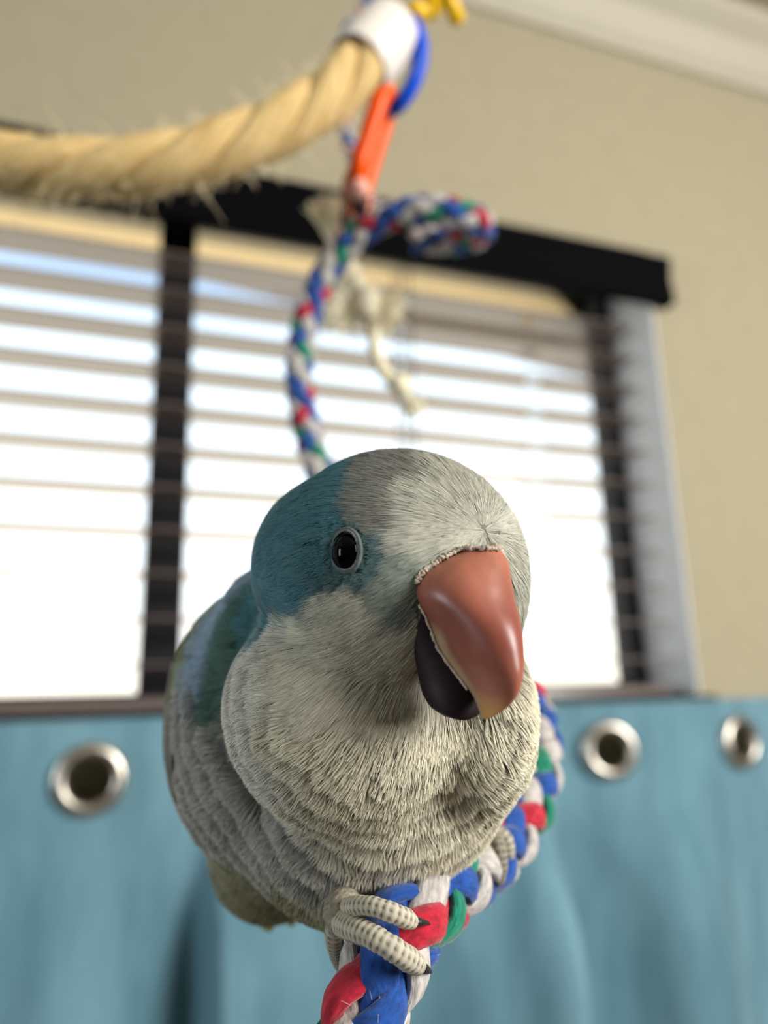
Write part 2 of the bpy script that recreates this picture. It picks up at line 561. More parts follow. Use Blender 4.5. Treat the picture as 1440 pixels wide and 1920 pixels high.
def cloth_y(x, z):
    k = np.clip((CT - 0.055 - z) / 0.17, 0, 1); k = k * k * (3 - 2 * k)
    y = (1 - k) * hermite(x, cx, cyt) + k * hermite(x, cx, cyb)
    return y + 0.0015 * np.sin(x * 90 + 6 * z) * k


curt = tag(empty('grommet_curtain', (0.0, 0.70, CBOT)), 'teal velvet curtain with metal grommets hanging below the window', 'curtain')
nx, nz = 321, 60
xs = np.linspace(-0.80, 0.80, nx)
zs = np.concatenate([np.linspace(CT, CT - 0.105, 22), np.linspace(CT - 0.115, CBOT, nz - 22)])
XX, ZZ = np.meshgrid(xs, zs)
V = np.stack([XX, cloth_y(XX, ZZ), ZZ], -1)
rh = 0.0215
for gx in GX:                                     # the cloth stops at the eyelets
    dx, dz = V[..., 0] - gx, V[..., 2] - GZ
    rr = np.hypot(dx, dz) + 1e-9
    k = np.clip((rh - rr) / rh, 0, 1)
    near = (rr < rh)
    V[..., 0] = np.where(near, gx + dx / rr * rh, V[..., 0]); V[..., 2] = np.where(near, GZ + dz / rr * rh, V[..., 2])
V[..., 1] = cloth_y(V[..., 0], V[..., 2])
i = np.arange(nz - 1)[:, None]; j = np.arange(nx - 1)[None]
q = np.stack([i * nx + j, i * nx + j + 1, (i + 1) * nx + j + 1, (i + 1) * nx + j], -1).reshape(-1, 4)
cc = np.stack([(XX[:-1, :-1] + XX[1:, 1:]) / 2, (ZZ[:-1, :-1] + ZZ[1:, 1:]) / 2], -1).reshape(-1, 2)
keep = np.ones(len(q), bool)
for gx in GX: keep &= np.hypot(cc[:, 0] - gx, cc[:, 1] - GZ) > rh * 0.93
cl = mesh('cloth', V.reshape(-1, 3), q[keep], M_curt, curt)
so = cl.modifiers.new('thick', 'SOLIDIFY'); so.thickness = 0.0016; so.offset = 1.0
P = smooth_path([(x, float(cloth_y(np.array(x), np.array(CT))) + 0.001, CT) for x in np.linspace(-0.80, 0.80, 60)], 200)
V, Fs, uv, s = tube(P, 0.0022, 8); mesh('top_hem', V, Fs, M_curt, curt)
g0 = None
gprof = [(a_ * 0.9, b_) for a_, b_ in [(0.0200, -0.003), (0.0205, -0.0062), (0.0235, -0.0080), (0.0280, -0.0078), (0.0318, -0.0055), (0.0332, -0.0020), (0.0325, 0.0), (0.0322, 0.003), (0.028, 0.005), (0.0225, 0.005), (0.0203, 0.002)]]
for gx in GX:
    y = float(cloth_y(np.array(gx), np.array(GZ)))
    sl = float(cloth_y(np.array(gx + 0.02), np.array(GZ)) - cloth_y(np.array(gx - 0.02), np.array(GZ))) / 0.04
    V, Fs = lathe(gprof, (gx, y, GZ), (-sl, 1, 0), 40)
    mesh('grommet', V, Fs, M_nick, curt)

# ------------------------------------------------------------------ thick sisal rope perch with its white end fitting
M_sisal = mat('sisal_fibre', (236, 208, 148), 0.85, noise=(1, (186, 150, 88), 2.2, (60, 14, 1)), bump=(0.9, 0.0012), uvnoise=True)
M_fuzz = mat('sisal_fuzz', (240, 226, 190), 0.8, noise=(200, (225, 205, 160), 1.3, (1, 1, 1)))
M_pvc = mat('white_plastic', (236, 228, 220), 0.4, noise=(60, (228, 220, 212), 1.2, (1, 1, 1)))
SP = [at(-260, 262, .335), at(-120, 292, .33), at(0, 306, .328), at(150, 318, .328), at(300, 307, .33), at(420, 277, .335), at(520, 238, .342), at(600, 192, .35), at(665, 136, .358), at(712, 96, .366)]
P = smooth_path(SP, 260)
T, N, B = frames(P)
sis = tag(empty('sisal_rope_perch', P[130]), 'thick tan twisted sisal rope perch with white plastic end fitting', 'rope perch')
s = np.concatenate(([0], np.cumsum(np.linalg.norm(np.diff(P, axis=0), axis=1))))
for k in range(3):
    th = -2 * np.pi * s / 0.105 + k * 2 * np.pi / 3 + 0.6
    rad = N * np.cos(th)[:, None] + B * np.sin(th)[:, None]
    tan = np.cross(T, rad)
    V, Fs, uv, _ = tube(P + rad * 0.0064, 0.0070, 14, N=rad, B=tan, rb=np.full(len(P), 0.0088))
    mesh('strand', V, Fs, M_sisal, sis, uv=uv)
nf = 900
i = rng.integers(4, 230, nf); a = rng.uniform(0, 2 * np.pi, nf)
rad = N[i] * np.cos(a)[:, None] + B[i] * np.sin(a)[:, None]
d = rad + T[i] * rng.normal(0, .9, (nf, 1)) + rng.normal(0, .3, (nf, 3)); d /= np.linalg.norm(d, axis=1)[:, None]
L = rng.gamma(2.0, 0.0028, nf)
tt = np.linspace(0, 1, 4)
C = (P[i] + rad * 0.0125)[:, None] + d[:, None] * (L[:, None] * tt)[..., None] + np.array([0, 0, -1.0]) * (L[:, None] * tt ** 2 * .25)[..., None]
V, Fs = ribbons(C, 0.00035 * (1 - .7 * tt)[None].repeat(nf, 0), np.tile(-FW, (nf, 4, 1)) + 0.2)
fz_ = mesh('fuzz', V, Fs, M_fuzz, sis); fz_['kind'] = 'stuff'
ta = at(672, 124, .360); tb = at(732, 60, .374)
V, Fs = lathe([(0.0140, 0), (0.0150, -0.001), (0.0158, 0.0), (0.0162, 0.002), (0.0162, np.linalg.norm(tb - ta) - .002), (0.0156, np.linalg.norm(tb - ta)), (0.0138, np.linalg.norm(tb - ta)), (0.0138, 0.004)], ta, tb - ta, 36)
mesh('end_fitting', V, Fs, M_pvc, sis)
V, Fs = lathe([(0.0008, np.linalg.norm(tb - ta) - .003), (0.0139, np.linalg.norm(tb - ta) - .003), (0.0139, np.linalg.norm(tb - ta) - .001), (0.0008, np.linalg.norm(tb - ta) - .0005)], ta, tb - ta, 30)
mesh('end_cap', V, Fs, M_pvc, sis)


# ------------------------------------------------------------------ plastic links above the perch
def link_loop(c, du, dn, hl, hw, r, n=72, gap=0.0):
    """stadium shaped chain link: du long axis, dn short axis"""
    t = np.linspace(0, 1, n, endpoint=False)
    per = 4 * (hl - hw) + 2 * np.pi * hw
    out = []
    for x in t * per:
        st = 2 * (hl - hw)
        if x < st: p = (x - st / 2, hw)
        elif x < st + np.pi * hw:
            a = np.pi / 2 - (x - st) / hw; p = (st / 2 + hw * math.cos(a), hw * math.sin(a))
        elif x < 2 * st + np.pi * hw: p = (st / 2 - (x - st - np.pi * hw), -hw)
        else:
            a = -np.pi / 2 - (x - 2 * st - np.pi * hw) / hw; p = (-st / 2 + hw * math.cos(a), hw * math.sin(a))
        out.append(np.array(c) + du * p[0] + dn * p[1])
    P = np.array(out)
    if gap: P = P[int(n * gap):]
    return P


def unit(v):
    return np.asarray(v, float) / np.linalg.norm(v)


def plastic(name, c):
    return mat(name, c, 0.35, spec=0.25, noise=(80, tuple(int(x * .93) for x in c), 1.2, (1, 1, 1)))


M_blue = plastic('blue_plastic', (16, 84, 226)); M_orange = plastic('orange_plastic', (255, 90, 0)); M_yellow = plastic('yellow_plastic', (250, 198, 8))
P = smooth_path([at(712, 58, .392), at(735, 38, .384), at(758, 34, .376), at(778, 52, .372), at(788, 88, .370), at(785, 126, .370), at(770, 164, .371), at(748, 196, .374), at(728, 206, .380), at(708, 190, .390)], 70)
V, Fs, uv, _ = tube(P, 0.0040, 14)
blue = tag(mesh('plastic_ring', V, Fs, M_blue), 'blue plastic ring hooked beside the white end fitting', 'plastic ring')
ou = unit(at(672, 345, .372) - at(722, 190, .374)); on = unit(np.cross(ou, FW) * 0.12 + FW * 0.95)
c = (at(722, 180, .376) + at(674, 352, .372)) / 2
hl = np.linalg.norm(at(722, 178, .374) - at(673, 356, .372)) / 2
P = link_loop(c, ou, on, hl, 0.0095, 0.0036)
V, Fs, uv, _ = tube(P, 0.0048, 12, closed=True, cap=False)
orange = tag(empty('plastic_link', c), 'orange plastic chain link hanging under the blue ring', 'plastic link', 'plastic chain links')
mesh('loop', V, Fs, M_orange, orange)
M_pink = plastic('pale_pink_plastic', (240, 176, 160))
V, Fs = blob(at(673, 354, .366), (.0054, .0054, .0054), 10); k = mesh('ball_tip', V, Fs, M_pink, orange); k['label'] = 'pale pink ball tip'
yel = tag(empty('plastic_link', at(815, -5, .38)), 'yellow plastic link with rounded prongs above the blue ring', 'plastic link', 'plastic chain links')
for pts in ([(764, 6), (785, 14), (806, 12), (812, -10), (800, -40)], [(812, -40), (806, 0), (808, 24)], [(826, -40), (838, -6), (850, 20), (851, 30)], [(800, -40), (818, -48), (840, -40), (838, -20)]):
    P = smooth_path([at(u + 4, v + 8, .37 + .004 * i) for i, (u, v) in enumerate(pts)], 26)
    rr = np.full(26, .0042); rr[-3:] = (.0040, .0034, .0020); rr[:2] = (.0022, .0036)
    V, Fs, uv, _ = tube(P, rr, 12); mesh('prong', V, Fs, M_yellow, yel)
M_copper = mat('copper_wire', (168, 108, 84), 0.35, metal=0.8, noise=(200, (140, 86, 66), 1.3, (1, 1, 1)))
P = smooth_path([at(660, 412, .384), at(652, 380, .386), at(648, 345, .387), at(660, 322, .388), at(684, 324, .388), at(693, 350, .387), at(691, 382, .386), at(684, 408, .384)], 50)
V, Fs, uv, _ = tube(P, 0.0019, 10)
tag(mesh('wire_hanger', V, Fs, M_copper), 'thin copper coloured wire loop between the orange link and rope spiral', 'wire hanger')

# ------------------------------------------------------------------ braided cotton ropes
CB, CWh, CRd, CG = (36, 86, 172), (212, 206, 202), (204, 38, 62), (26, 140, 112)


def cotton(name, c):
    return mat(name, c, 0.9, spec=0.15, sheen=0.3, noise=(1, tuple(int(x * .72) for x in c), 2.6, (520, 7, 1)), bump=(0.8, 0.0006), uvnoise=True)


M_cot = {k: cotton(n, c) for k, n, c in (('b', 'blue_cotton', CB), ('w', 'white_cotton', CWh), ('r', 'red_cotton', CRd), ('g', 'green_cotton', CG))}


def braid(root, P, Rr, hw, rh, amp, pitchl, cw, ccw, phase=0.0, ns=10):
    T, N, B = frames(P)
    s = np.concatenate(([0], np.cumsum(np.linalg.norm(np.diff(P, axis=0), axis=1))))
    n = len(cw)
    for sgn, cols in ((1, cw), (-1, ccw)):
        for i, c in enumerate(cols):
            th = sgn * (2 * np.pi * s / pitchl) + 2 * np.pi * i / n + phase
            r = Rr + sgn * amp * np.cos(2 * np.pi * n * s / pitchl)
            rad = N * np.cos(th)[:, None] + B * np.sin(th)[:, None]
            C = P + rad * r[:, None]
            tt = np.gradient(C, axis=0); tt /= np.linalg.norm(tt, axis=1)[:, None]
            rad2 = rad - tt * (rad * tt).sum(1)[:, None]; rad2 /= np.linalg.norm(rad2, axis=1)[:, None]
            V, Fs, uv, _ = tube(C, np.full(len(P), rh), ns, N=rad2, B=np.cross(tt, rad2), rb=np.full(len(P), hw))
            mesh('strand', V, Fs, M_cot[c], root, uv=uv)
    V, Fs, uv, _ = tube(P, Rr * .8, 8)
    mesh('core', V, Fs, M_cot['b'], root, uv=uv)


perch_px = [(560, 2300, 108), (630, 2080, 113), (668, 1960, 118), (700, 1860, 122), (742, 1768, 127), (790, 1705, 134), (845, 1655, 146), (905, 1612, 160), (955, 1560, 174), (990, 1495, 188), (1004, 1425, 202),
            (998, 1355, 218), (965, 1290, 236), (900, 1235, 262), (800, 1180, 295), (700, 1095, 325), (635, 985, 348), (598, 880, 362), (572, 790, 370), (561, 700, 376), (572, 610, 380), (604, 525, 381),
            (655, 455, 378), (720, 410, 372), (790, 394, 366), (855, 400, 364), (898, 418, 372), (895, 440, 386), (850, 452, 398), (780, 448, 408)]
PP = smooth_path([at(u, v, d / 1000) for u, v, d in perch_px], 760)
perch = tag(empty('braided_rope_perch', PP[0]), 'red, white, blue and green braided cotton spiral rope perch under the parrot', 'rope perch')
braid(perch, PP, 0.0048, 0.0032, 0.0016, 0.0013, 0.056, ['b', 'w', 'b', 'r'], ['b', 'w', 'g', 'w'], 1.7)
nf = 700
i = rng.integers(30, 745, nf); T, N, B = frames(PP); a = rng.uniform(0, 2 * np.pi, nf)
rad = N[i] * np.cos(a)[:, None] + B[i] * np.sin(a)[:, None]
d = rad + T[i] * rng.normal(0, .8, (nf, 1)) + rng.normal(0, .4, (nf, 3)); d /= np.linalg.norm(d, axis=1)[:, None]
L = rng.gamma(2.0, 0.0011, nf); tt = np.linspace(0, 1, 4)
C = (PP[i] + rad * 0.0062)[:, None] + d[:, None] * (L[:, None] * tt)[..., None]
V, Fs = ribbons(C, 0.00009 * (1 - .6 * tt)[None].repeat(nf, 0), np.tile(-FW, (nf, 4, 1)) + 0.2)
k = mesh('lint', V, Fs, M_cot['w'], perch, uv=np.zeros((len(V), 2))); k['kind'] = 'stuff'; k['label'] = 'loose white cotton lint'

CP = smooth_path([at(u, v, d / 1000) for u, v, d in [(720, -90, 420), (702, -20, 420), (684, 14, 420), (656, 52, 418), (640, 92, 416), (638, 150, 414), (646, 225, 412), (660, 290, 408), (676, 345, 402), (698, 384, 394), (712, 402, 386)]], 200)
cordo = tag(empty('hanging_braid', CP[0]), 'thin braided red, white and blue cord hanging behind the sisal rope', 'cord')
braid(cordo, CP, 0.0024, 0.0018, 0.0012, 0.0006, 0.022, ['b', 'w', 'w'], ['r', 'w', 'b'], 0.4, 8)

# ------------------------------------------------------------------ cream cotton rope toy with frayed ends
M_cream = mat('cream_cotton', (252, 246, 226), 0.9, spec=0.1, sheen=.4, sub=.6, noise=(300, (240, 228, 192), 1.6, (1, 1, 1)), bump=(0.6, 0.001))
toy = tag(empty('cotton_rope_toy', at(700, 580, .41)), 'knotted cream cotton rope toy with frayed ends inside the spiral', 'bird toy')


def fray(p0, p1, r0_, r1_, n, name, curl=0.3):
    p0, p1 = np.array(p0), np.array(p1)
    ax = p1 - p0; Ln = np.linalg.norm(ax); ax = ax / Ln
    h = unit(np.cross(ax, FW)); h2 = np.cross(ax, h)
    a = rng.uniform(0, 2 * np.pi, n); rr = np.sqrt(rng.uniform(0, 1, n))
    k = rng.uniform(.65, 1.05, n)
    t = np.linspace(0, 1, 5)
    rad = (np.cos(a)[:, None] * h + np.sin(a)[:, None] * h2) * rr[:, None]
    rt = r0_ + (r1_ - r0_) * t
    C = p0 + ax * (Ln * k[:, None] * t)[..., None] + rad[:, None] * rt[None, :, None] + rng.normal(0, curl * r1_, (n, 1, 3)) * (t ** 2)[None, :, None]
    V, Fs = ribbons(C, np.full((n, 5), 0.0007), np.tile(-FW, (n, 5, 1)) + rng.normal(0, .5, (n, 1, 3)))
    o = mesh(name, V, Fs, M_cream, toy); o['kind'] = 'stuff'


def rope_piece(pts, r, name):
    P = smooth_path([at(*p) for p in pts], 60)
    T, N, B = frames(P); s = np.concatenate(([0], np.cumsum(np.linalg.norm(np.diff(P, axis=0), axis=1))))
    ps = []
    for k in range(3):
        th = 2 * np.pi * s / (r * 6) + k * 2.094
        C = P + (N * np.cos(th)[:, None] + B * np.sin(th)[:, None]) * r * .5
        V, Fs, uv, _ = tube(C, r * .6, 8); ps.append((V, Fs))
    V, Fs = join(ps); mesh(name, V, Fs, M_cream, toy)


rope_piece([(620, 425, .405), (640, 470, .408), (665, 530, .41), (690, 565, .41)], .0055, 'rope')
rope_piece([(628, 560, .405), (655, 585, .405), (690, 580, .405), (720, 572, .41)], .0060, 'rope')
rope_piece([(690, 590, .405), (700, 630, .405), (705, 665, .405), (722, 700, .405), (752, 735, .405), (768, 758, .405)], .0035, 'tail')
V, Fs = blob(at(688, 568, .402), (.0085, .0085, .010), 10, noise=.04); mesh('knot', V, Fs, M_cream, toy)
V, Fs = blob(at(752, 722, .402), (.0060, .0060, .006), 10, noise=.04); mesh('knot', V, Fs, M_cream, toy)
fray(at(626, 440, .405), at(606, 378, .405), .004, .0095, 300, 'frayed_end', .12)
fray(at(655, 570, .405), at(622, 600, .405), .004, .012, 260, 'frayed_end')
fray(at(705, 570, .405), at(740, 588, .405), .004, .012, 260, 'frayed_end')
fray(at(760, 738, .405), at(782, 775, .405), .002, .006, 140, 'frayed_end')

# ------------------------------------------------------------------ the parrot
# body as one smooth surface: blended ellipsoids (millimetres in the bird frame), extracted as a mesh
BLOBS = [  # u, v, depth, radii, blend
    (594, 1372, 178, (33.2, 34.5, 38), 0),          # trunk
    (500, 1272, 172, (19.6, 21.5, 26), 6),        # shoulder and folded wing
    (520, 1585, 188, (15.8, 14.8, 24), 9),        # vent
    (725, 1465, 147, (22.6, 18.8, 20), 3),        # breast
    (645, 1556, 154, (18.6, 17.0, 21), 4),        # belly
    (745, 1068, 134, (23.0, 21.3, 22.0), 4),      # head
    (600, 1062, 144, (12.6, 15.5, 18.0), 5),      # nape
    (515, 1185, 157, (12.0, 14.0, 16.0), 5),      # side of the neck
    (655, 1325, 136, (22.0, 21.3, 20.0), 3.2),    # cheek and bib
    (890, 1346, 138, (10.6, 17.4, 15.2), 4.5),    # bib, other side
    (868, 1130, 131, (9.5, 12.0, 12.0), 4),       # beak base
    (640, 1692, 138, (3.6, 5.0, 5.0), 3),         # thigh
    (893, 1535, 158, (3.0, 4.0, 5.0), 3),         # other thigh
]


def sdf(P):
    d = None
    for u, v, dep, r, k in BLOBS:
        q = P - pt(u, v, dep)
        r = np.array(r, float)
        k0 = np.linalg.norm(q / r, axis=-1); k1 = np.linalg.norm(q / r ** 2, axis=-1) + 1e-9
        e_ = k0 * (k0 - 1) / k1
        if d is None: d = e_
        else:
            h = np.clip(0.5 + 0.5 * (d - e_) / k, 0, 1)
            d = d * (1 - h) + e_ * h - k * h * (1 - h)
    return d


def grad(P, e_=0.15):
    g = np.stack([sdf(P + np.eye(3)[i] * e_) - sdf(P - np.eye(3)[i] * e_) for i in range(3)], -1)
    return g / (np.linalg.norm(g, axis=-1)[..., None] + 1e-9)


def to_surface(P, h=0.0, it=3):
    for _ in range(it):
        P = P - grad(P) * (np.clip(sdf(P) - h, -4, 4))[..., None]
    return P


def surface_nets(lo, hi, step):
    ax = [np.arange(lo[i], hi[i], step) for i in range(3)]
    G = np.stack(np.meshgrid(*ax, indexing='ij'), -1)
    S = sdf(G.reshape(-1, 3)).reshape(G.shape[:3])
    ins = S < 0
    nx_, ny_, nz_ = S.shape
    cnt = np.zeros((nx_ - 1, ny_ - 1, nz_ - 1)); acc = np.zeros((nx_ - 1, ny_ - 1, nz_ - 1, 3))
    corners = [(i, j, k) for i in (0, 1) for j in (0, 1) for k in (0, 1)]
    sl = lambda o: tuple(slice(o[a], S.shape[a] - 1 + o[a]) for a in range(3))
    for a in corners:
        for b in corners:
            if sum(abs(a[i] - b[i]) for i in range(3)) == 1 and a < b:
                sa, sb = S[sl(a)], S[sl(b)]
                x = (ins[sl(a)] != ins[sl(b)])
                t = np.where(x, sa / np.where(sa == sb, 1, sa - sb), 0)
                p = np.array(a) + t[..., None] * (np.array(b) - np.array(a))
                acc += p * x[..., None]; cnt += x
    m = cnt > 0
    idx = -np.ones(m.shape, int); idx[m] = np.arange(m.sum())
    base = np.stack(np.meshgrid(*[np.arange(n) for n in m.shape], indexing='ij'), -1)[m]
    V = np.array(lo) + (base + acc[m] / cnt[m][:, None]) * step
    quads = []
    for a in range(3):
        b, c = (a + 1) % 3, (a + 2) % 3
        s0 = [slice(None)] * 3; s1 = [slice(None)] * 3
        s0[a] = slice(0, -1); s1[a] = slice(1, None)
        x = ins[tuple(s0)] != ins[tuple(s1)]
        ii = np.argwhere(x)
        ok = (ii[:, b] > 0) & (ii[:, c] > 0) & (ii[:, b] < S.shape[b] - 1) & (ii[:, c] < S.shape[c] - 1)
        ii = ii[ok]
        fl = ins[tuple(s0)][tuple(ii.T)]
        eb, ec = np.eye(3, dtype=int)[b], np.eye(3, dtype=int)[c]
        q = np.stack([idx[tuple((ii - eb - ec).T)], idx[tuple((ii - ec).T)], idx[tuple(ii.T)], idx[tuple((ii - eb).T)]], 1)
        q[~fl] = q[~fl][:, ::-1]
        quads.append(q)
    return V, np.vstack(quads)


BV, BQ = surface_nets((-62, -112, -236), (28, 22, -100), 1.25)
BV = to_surface(BV, 0, 2)


def cast(u, v):
    """landmarks: the surface point met when looking along (u, v)"""
    u = np.atleast_1d(np.asarray(u, float)); v = np.atleast_1d(np.asarray(v, float))
    d = np.stack([(u - 720) / F, (960 - v) / F, -np.ones_like(u)], -1); d /= np.linalg.norm(d, axis=1)[:, None]
    t = np.full(len(u), 95.0)
    for _ in range(70):
        t = np.minimum(t + np.clip(sdf(d * t[:, None]), -2, 3) * .8, 260)
    P = d * t[:, None]
    bad = np.abs(sdf(P)) > 0.5
    if bad.any(): P[bad] = to_surface(d[bad] * 175.0, 0, 25)
    return P


# plumage colours and feather kinds at landmarks on the surface
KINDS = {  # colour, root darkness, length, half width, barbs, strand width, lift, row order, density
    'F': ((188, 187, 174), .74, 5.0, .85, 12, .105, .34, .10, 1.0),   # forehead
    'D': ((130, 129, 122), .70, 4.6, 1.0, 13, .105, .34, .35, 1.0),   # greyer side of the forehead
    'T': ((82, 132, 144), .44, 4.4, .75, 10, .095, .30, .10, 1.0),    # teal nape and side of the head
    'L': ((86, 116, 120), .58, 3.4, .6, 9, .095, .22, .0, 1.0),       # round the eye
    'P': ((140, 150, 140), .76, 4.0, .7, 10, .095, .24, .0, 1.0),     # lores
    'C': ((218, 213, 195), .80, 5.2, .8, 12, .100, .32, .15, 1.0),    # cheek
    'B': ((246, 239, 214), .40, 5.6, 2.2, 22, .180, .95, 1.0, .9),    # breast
    'W': ((236, 232, 220), .50, 5.0, 1.8, 20, .150, .75, .95, .9),    # bib rim, skimming window light put into its colour
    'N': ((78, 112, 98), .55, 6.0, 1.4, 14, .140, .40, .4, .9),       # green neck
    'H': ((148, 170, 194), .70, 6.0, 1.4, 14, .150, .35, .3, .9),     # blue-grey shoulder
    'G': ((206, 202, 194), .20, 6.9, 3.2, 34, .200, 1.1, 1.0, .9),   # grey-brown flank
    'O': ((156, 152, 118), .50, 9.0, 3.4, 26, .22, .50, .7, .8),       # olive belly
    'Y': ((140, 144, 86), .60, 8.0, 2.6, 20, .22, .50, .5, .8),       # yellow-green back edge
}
LM = {
    'F': [(880, 870), (940, 930), (985, 1000), (995, 1060), (850, 930), (820, 960), (830, 990), (900, 960), (950, 1010), (860, 1010), (800, 1015), (930, 1030), (840, 880), (790, 985), (800, 930), (770, 1000)],
    'D': [(720, 850), (700, 880), (700, 930), (740, 900), (690, 965), (770, 860), (730, 950), (715, 985), (750, 975), (780, 895)],
    'T': [(650, 872), (600, 910), (560, 950), (520, 1000), (560, 1000), (600, 970), (640, 915), (660, 890), (590, 1040), (530, 1060), (560, 1090), (585, 1100), (520, 1130), (490, 1080), (620, 980), (510, 1180), (480, 1150), (540, 1135), (650, 950), (500, 1030), (470, 1180), (565, 1115), (645, 975), (600, 1070)],
    'L': [(640, 1092), (685, 1092), (715, 1060), (705, 1030), (735, 1035), (715, 1005), (680, 1000), (650, 1080), (690, 1060), (660, 990), (610, 1085)],
    'P': [(760, 1060), (770, 1105), (740, 1090), (795, 1045), (765, 1140), (725, 1112), (770, 1080), (750, 1125)],
    'C': [(620, 1130), (655, 1115), (580, 1185), (640, 1180), (700, 1150), (740, 1180), (760, 1250), (700, 1250), (620, 1250), (540, 1230), (765, 1180), (700, 1125), (560, 1270), (650, 1300), (710, 1310), (760, 1310), (590, 1330), (985, 1250), (975, 1200)],
    'W': [(470, 1275), (500, 1250), (450, 1320), (470, 1380), (500, 1330), (520, 1430), (490, 1410), (540, 1480), (530, 1210)],
    'B': [(540, 1380), (620, 1400), (680, 1400), (770, 1380), (590, 1450), (640, 1450), (720, 1430), (800, 1420), (860, 1400), (920, 1380), (980, 1330), (960, 1420), (900, 1460), (840, 1500), (760, 1520), (660, 1520), (580, 1510), (800, 1570), (880, 1530), (720, 1570), (640, 1570), (930, 1300), (560, 1400), (960, 1480), (900, 1570), (840, 1610), (770, 1620)],
    'N': [(430, 1200), (425, 1250), (418, 1300), (460, 1150), (445, 1215), (450, 1190), (420, 1330)],
    'H': [(420, 1140), (400, 1180), (390, 1240), (385, 1290), (450, 1100)],
    'G': [(360, 1330), (350, 1400), (390, 1400), (400, 1480), (430, 1450), (450, 1520), (500, 1560), (560, 1620), (400, 1560), (480, 1600), (640, 1630), (700, 1640), (340, 1450), (420, 1390), (470, 1480), (530, 1560), (610, 1600), (330, 1370)],
    'O': [(430, 1620), (500, 1680), (470, 1640), (560, 1685), (620, 1690), (505, 1715), (400, 1600), (540, 1660), (640, 1675)],
    'Y': [(345, 1220), (330, 1280), (370, 1165), (322, 1310)],
}
lp, lk = [], []
names = list(KINDS)
for k_, pts in LM.items():
    q = cast([p[0] for p in pts], [p[1] for p in pts])
    lp.append(q); lk += [names.index(k_)] * len(pts)
extra = [((0, 8, -158), 'T'), ((12, -10, -168), 'T'), ((24, -5, -150), 'F'), ((-5, -20, -190), 'N'), ((15, -45, -190), 'N'), ((-20, -30, -215), 'Y'), ((0, -60, -215), 'N'), ((-30, -85, -215), 'Y'), ((15, -75, -190), 'G'), ((24, -25, -150), 'T'), ((24, -40, -165), 'G')]
lp.append(to_surface(np.array([x[0] for x in extra], float), 0, 20)); lk += [names.index(x[1]) for x in extra]
LP = np.vstack(lp); LK = np.array(lk)
KC = np.array([srgb(KINDS[n][0]) for n in names]); KP = np.array([KINDS[n][1:] for n in names], float)


def regions(P, power=5.0):
    """weights of the feather kinds at the points P"""
    W = np.zeros((len(P), len(names)))
    for a in range(0, len(P), 20000):
        d2 = ((P[a:a + 20000, None, :] - LP[None]) ** 2).sum(-1) + 0.05
        wt = d2 ** (-power / 2)
        for k in range(len(names)): W[a:a + 20000, k] = wt[:, LK == k].sum(1)
    return W / W.sum(1)[:, None]


EYE = cast([646], [1035])[0]
WHORL = to_surface(pt(898, 985, 116)[None], 0, 10)[0]
FLOWC = WHORL + np.array([0.0, -1.5, -3.0])
bw_ = regions(BV)
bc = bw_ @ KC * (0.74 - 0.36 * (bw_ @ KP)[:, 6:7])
pw = l2w(BV)
root_loc = l2w(pt(700, 1700, 135))[0]
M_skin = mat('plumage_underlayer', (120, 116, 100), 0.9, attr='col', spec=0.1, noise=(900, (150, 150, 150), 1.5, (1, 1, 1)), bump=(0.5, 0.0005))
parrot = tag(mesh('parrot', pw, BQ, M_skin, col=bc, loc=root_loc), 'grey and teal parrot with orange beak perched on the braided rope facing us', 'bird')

# feathers: soft barbs rooted on the surface, combed away from the forehead whorl
tri = np.vstack([BQ[:, [0, 1, 2]], BQ[:, [0, 2, 3]]])
A3 = BV[tri]
ar = np.linalg.norm(np.cross(A3[:, 1] - A3[:, 0], A3[:, 2] - A3[:, 0]), axis=1)
nn = np.cross(A3[:, 1] - A3[:, 0], A3[:, 2] - A3[:, 0]); nn /= np.linalg.norm(nn, axis=1)[:, None] + 1e-9
ctr = A3.mean(1)
facing = (nn * (ctr / np.linalg.norm(ctr, axis=1)[:, None])).sum(1)
wgt = ar * np.where(facing < 0.25, 1.0, 0.22) * np.where(np.isfinite(ar), 1, 0)
NF = 60000
ti = rng.choice(len(tri), NF, p=wgt / wgt.sum())
u_, v_ = rng.uniform(0, 1, (2, NF)); f = u_ + v_ > 1; u_[f] = 1 - u_[f]; v_[f] = 1 - v_[f]
P0 = A3[ti, 0] + u_[:, None] * (A3[ti, 1] - A3[ti, 0]) + v_[:, None] * (A3[ti, 2] - A3[ti, 0])
# a few more where the combing parts: the forehead whorl and beside the mouth
we = WHORL + rng.normal(0, 1.5, (130, 3))
mu, mv = rng.uniform(762, 792, 420), rng.uniform(1130, 1345, 420)
mb, mw = rng.uniform(770, 860, 200), rng.uniform(1335, 1362, 200)
P0 = np.vstack([P0, we, cast(mu, mv), cast(mb, mw)])
NX = 130 + 420 + 200
P0 = to_surface(P0, 0, 2)
Wt = regions(P0)
par = Wt @ KP
# thin out where feathers are large
keepp = np.clip(par[:, 7] * 2.05 / (par[:, 1] * par[:, 2]) ** .86, 0.03, 1.0)
sel = rng.uniform(0, 1, len(P0)) < keepp
sel[-NX:] = rng.uniform(0, 1, NX) < .75
P0, Wt, par = P0[sel], Wt[sel], par[sel]
print('tufts', len(P0), 'barbs', par[:, 3].sum())
N0 = grad(P0)


CHEST = pt(735, 1275, 124)


def flowc(P):
    k = np.clip((np.linalg.norm(P - WHORL, axis=1) - 26) / 16, 0, 1)[:, None]
    k = k * k * (3 - 2 * k) * np.clip((WHORL[1] - 6 - P[:, 1:2]) / 10, 0, 1)
    return FLOWC * (1 - k) + CHEST * k


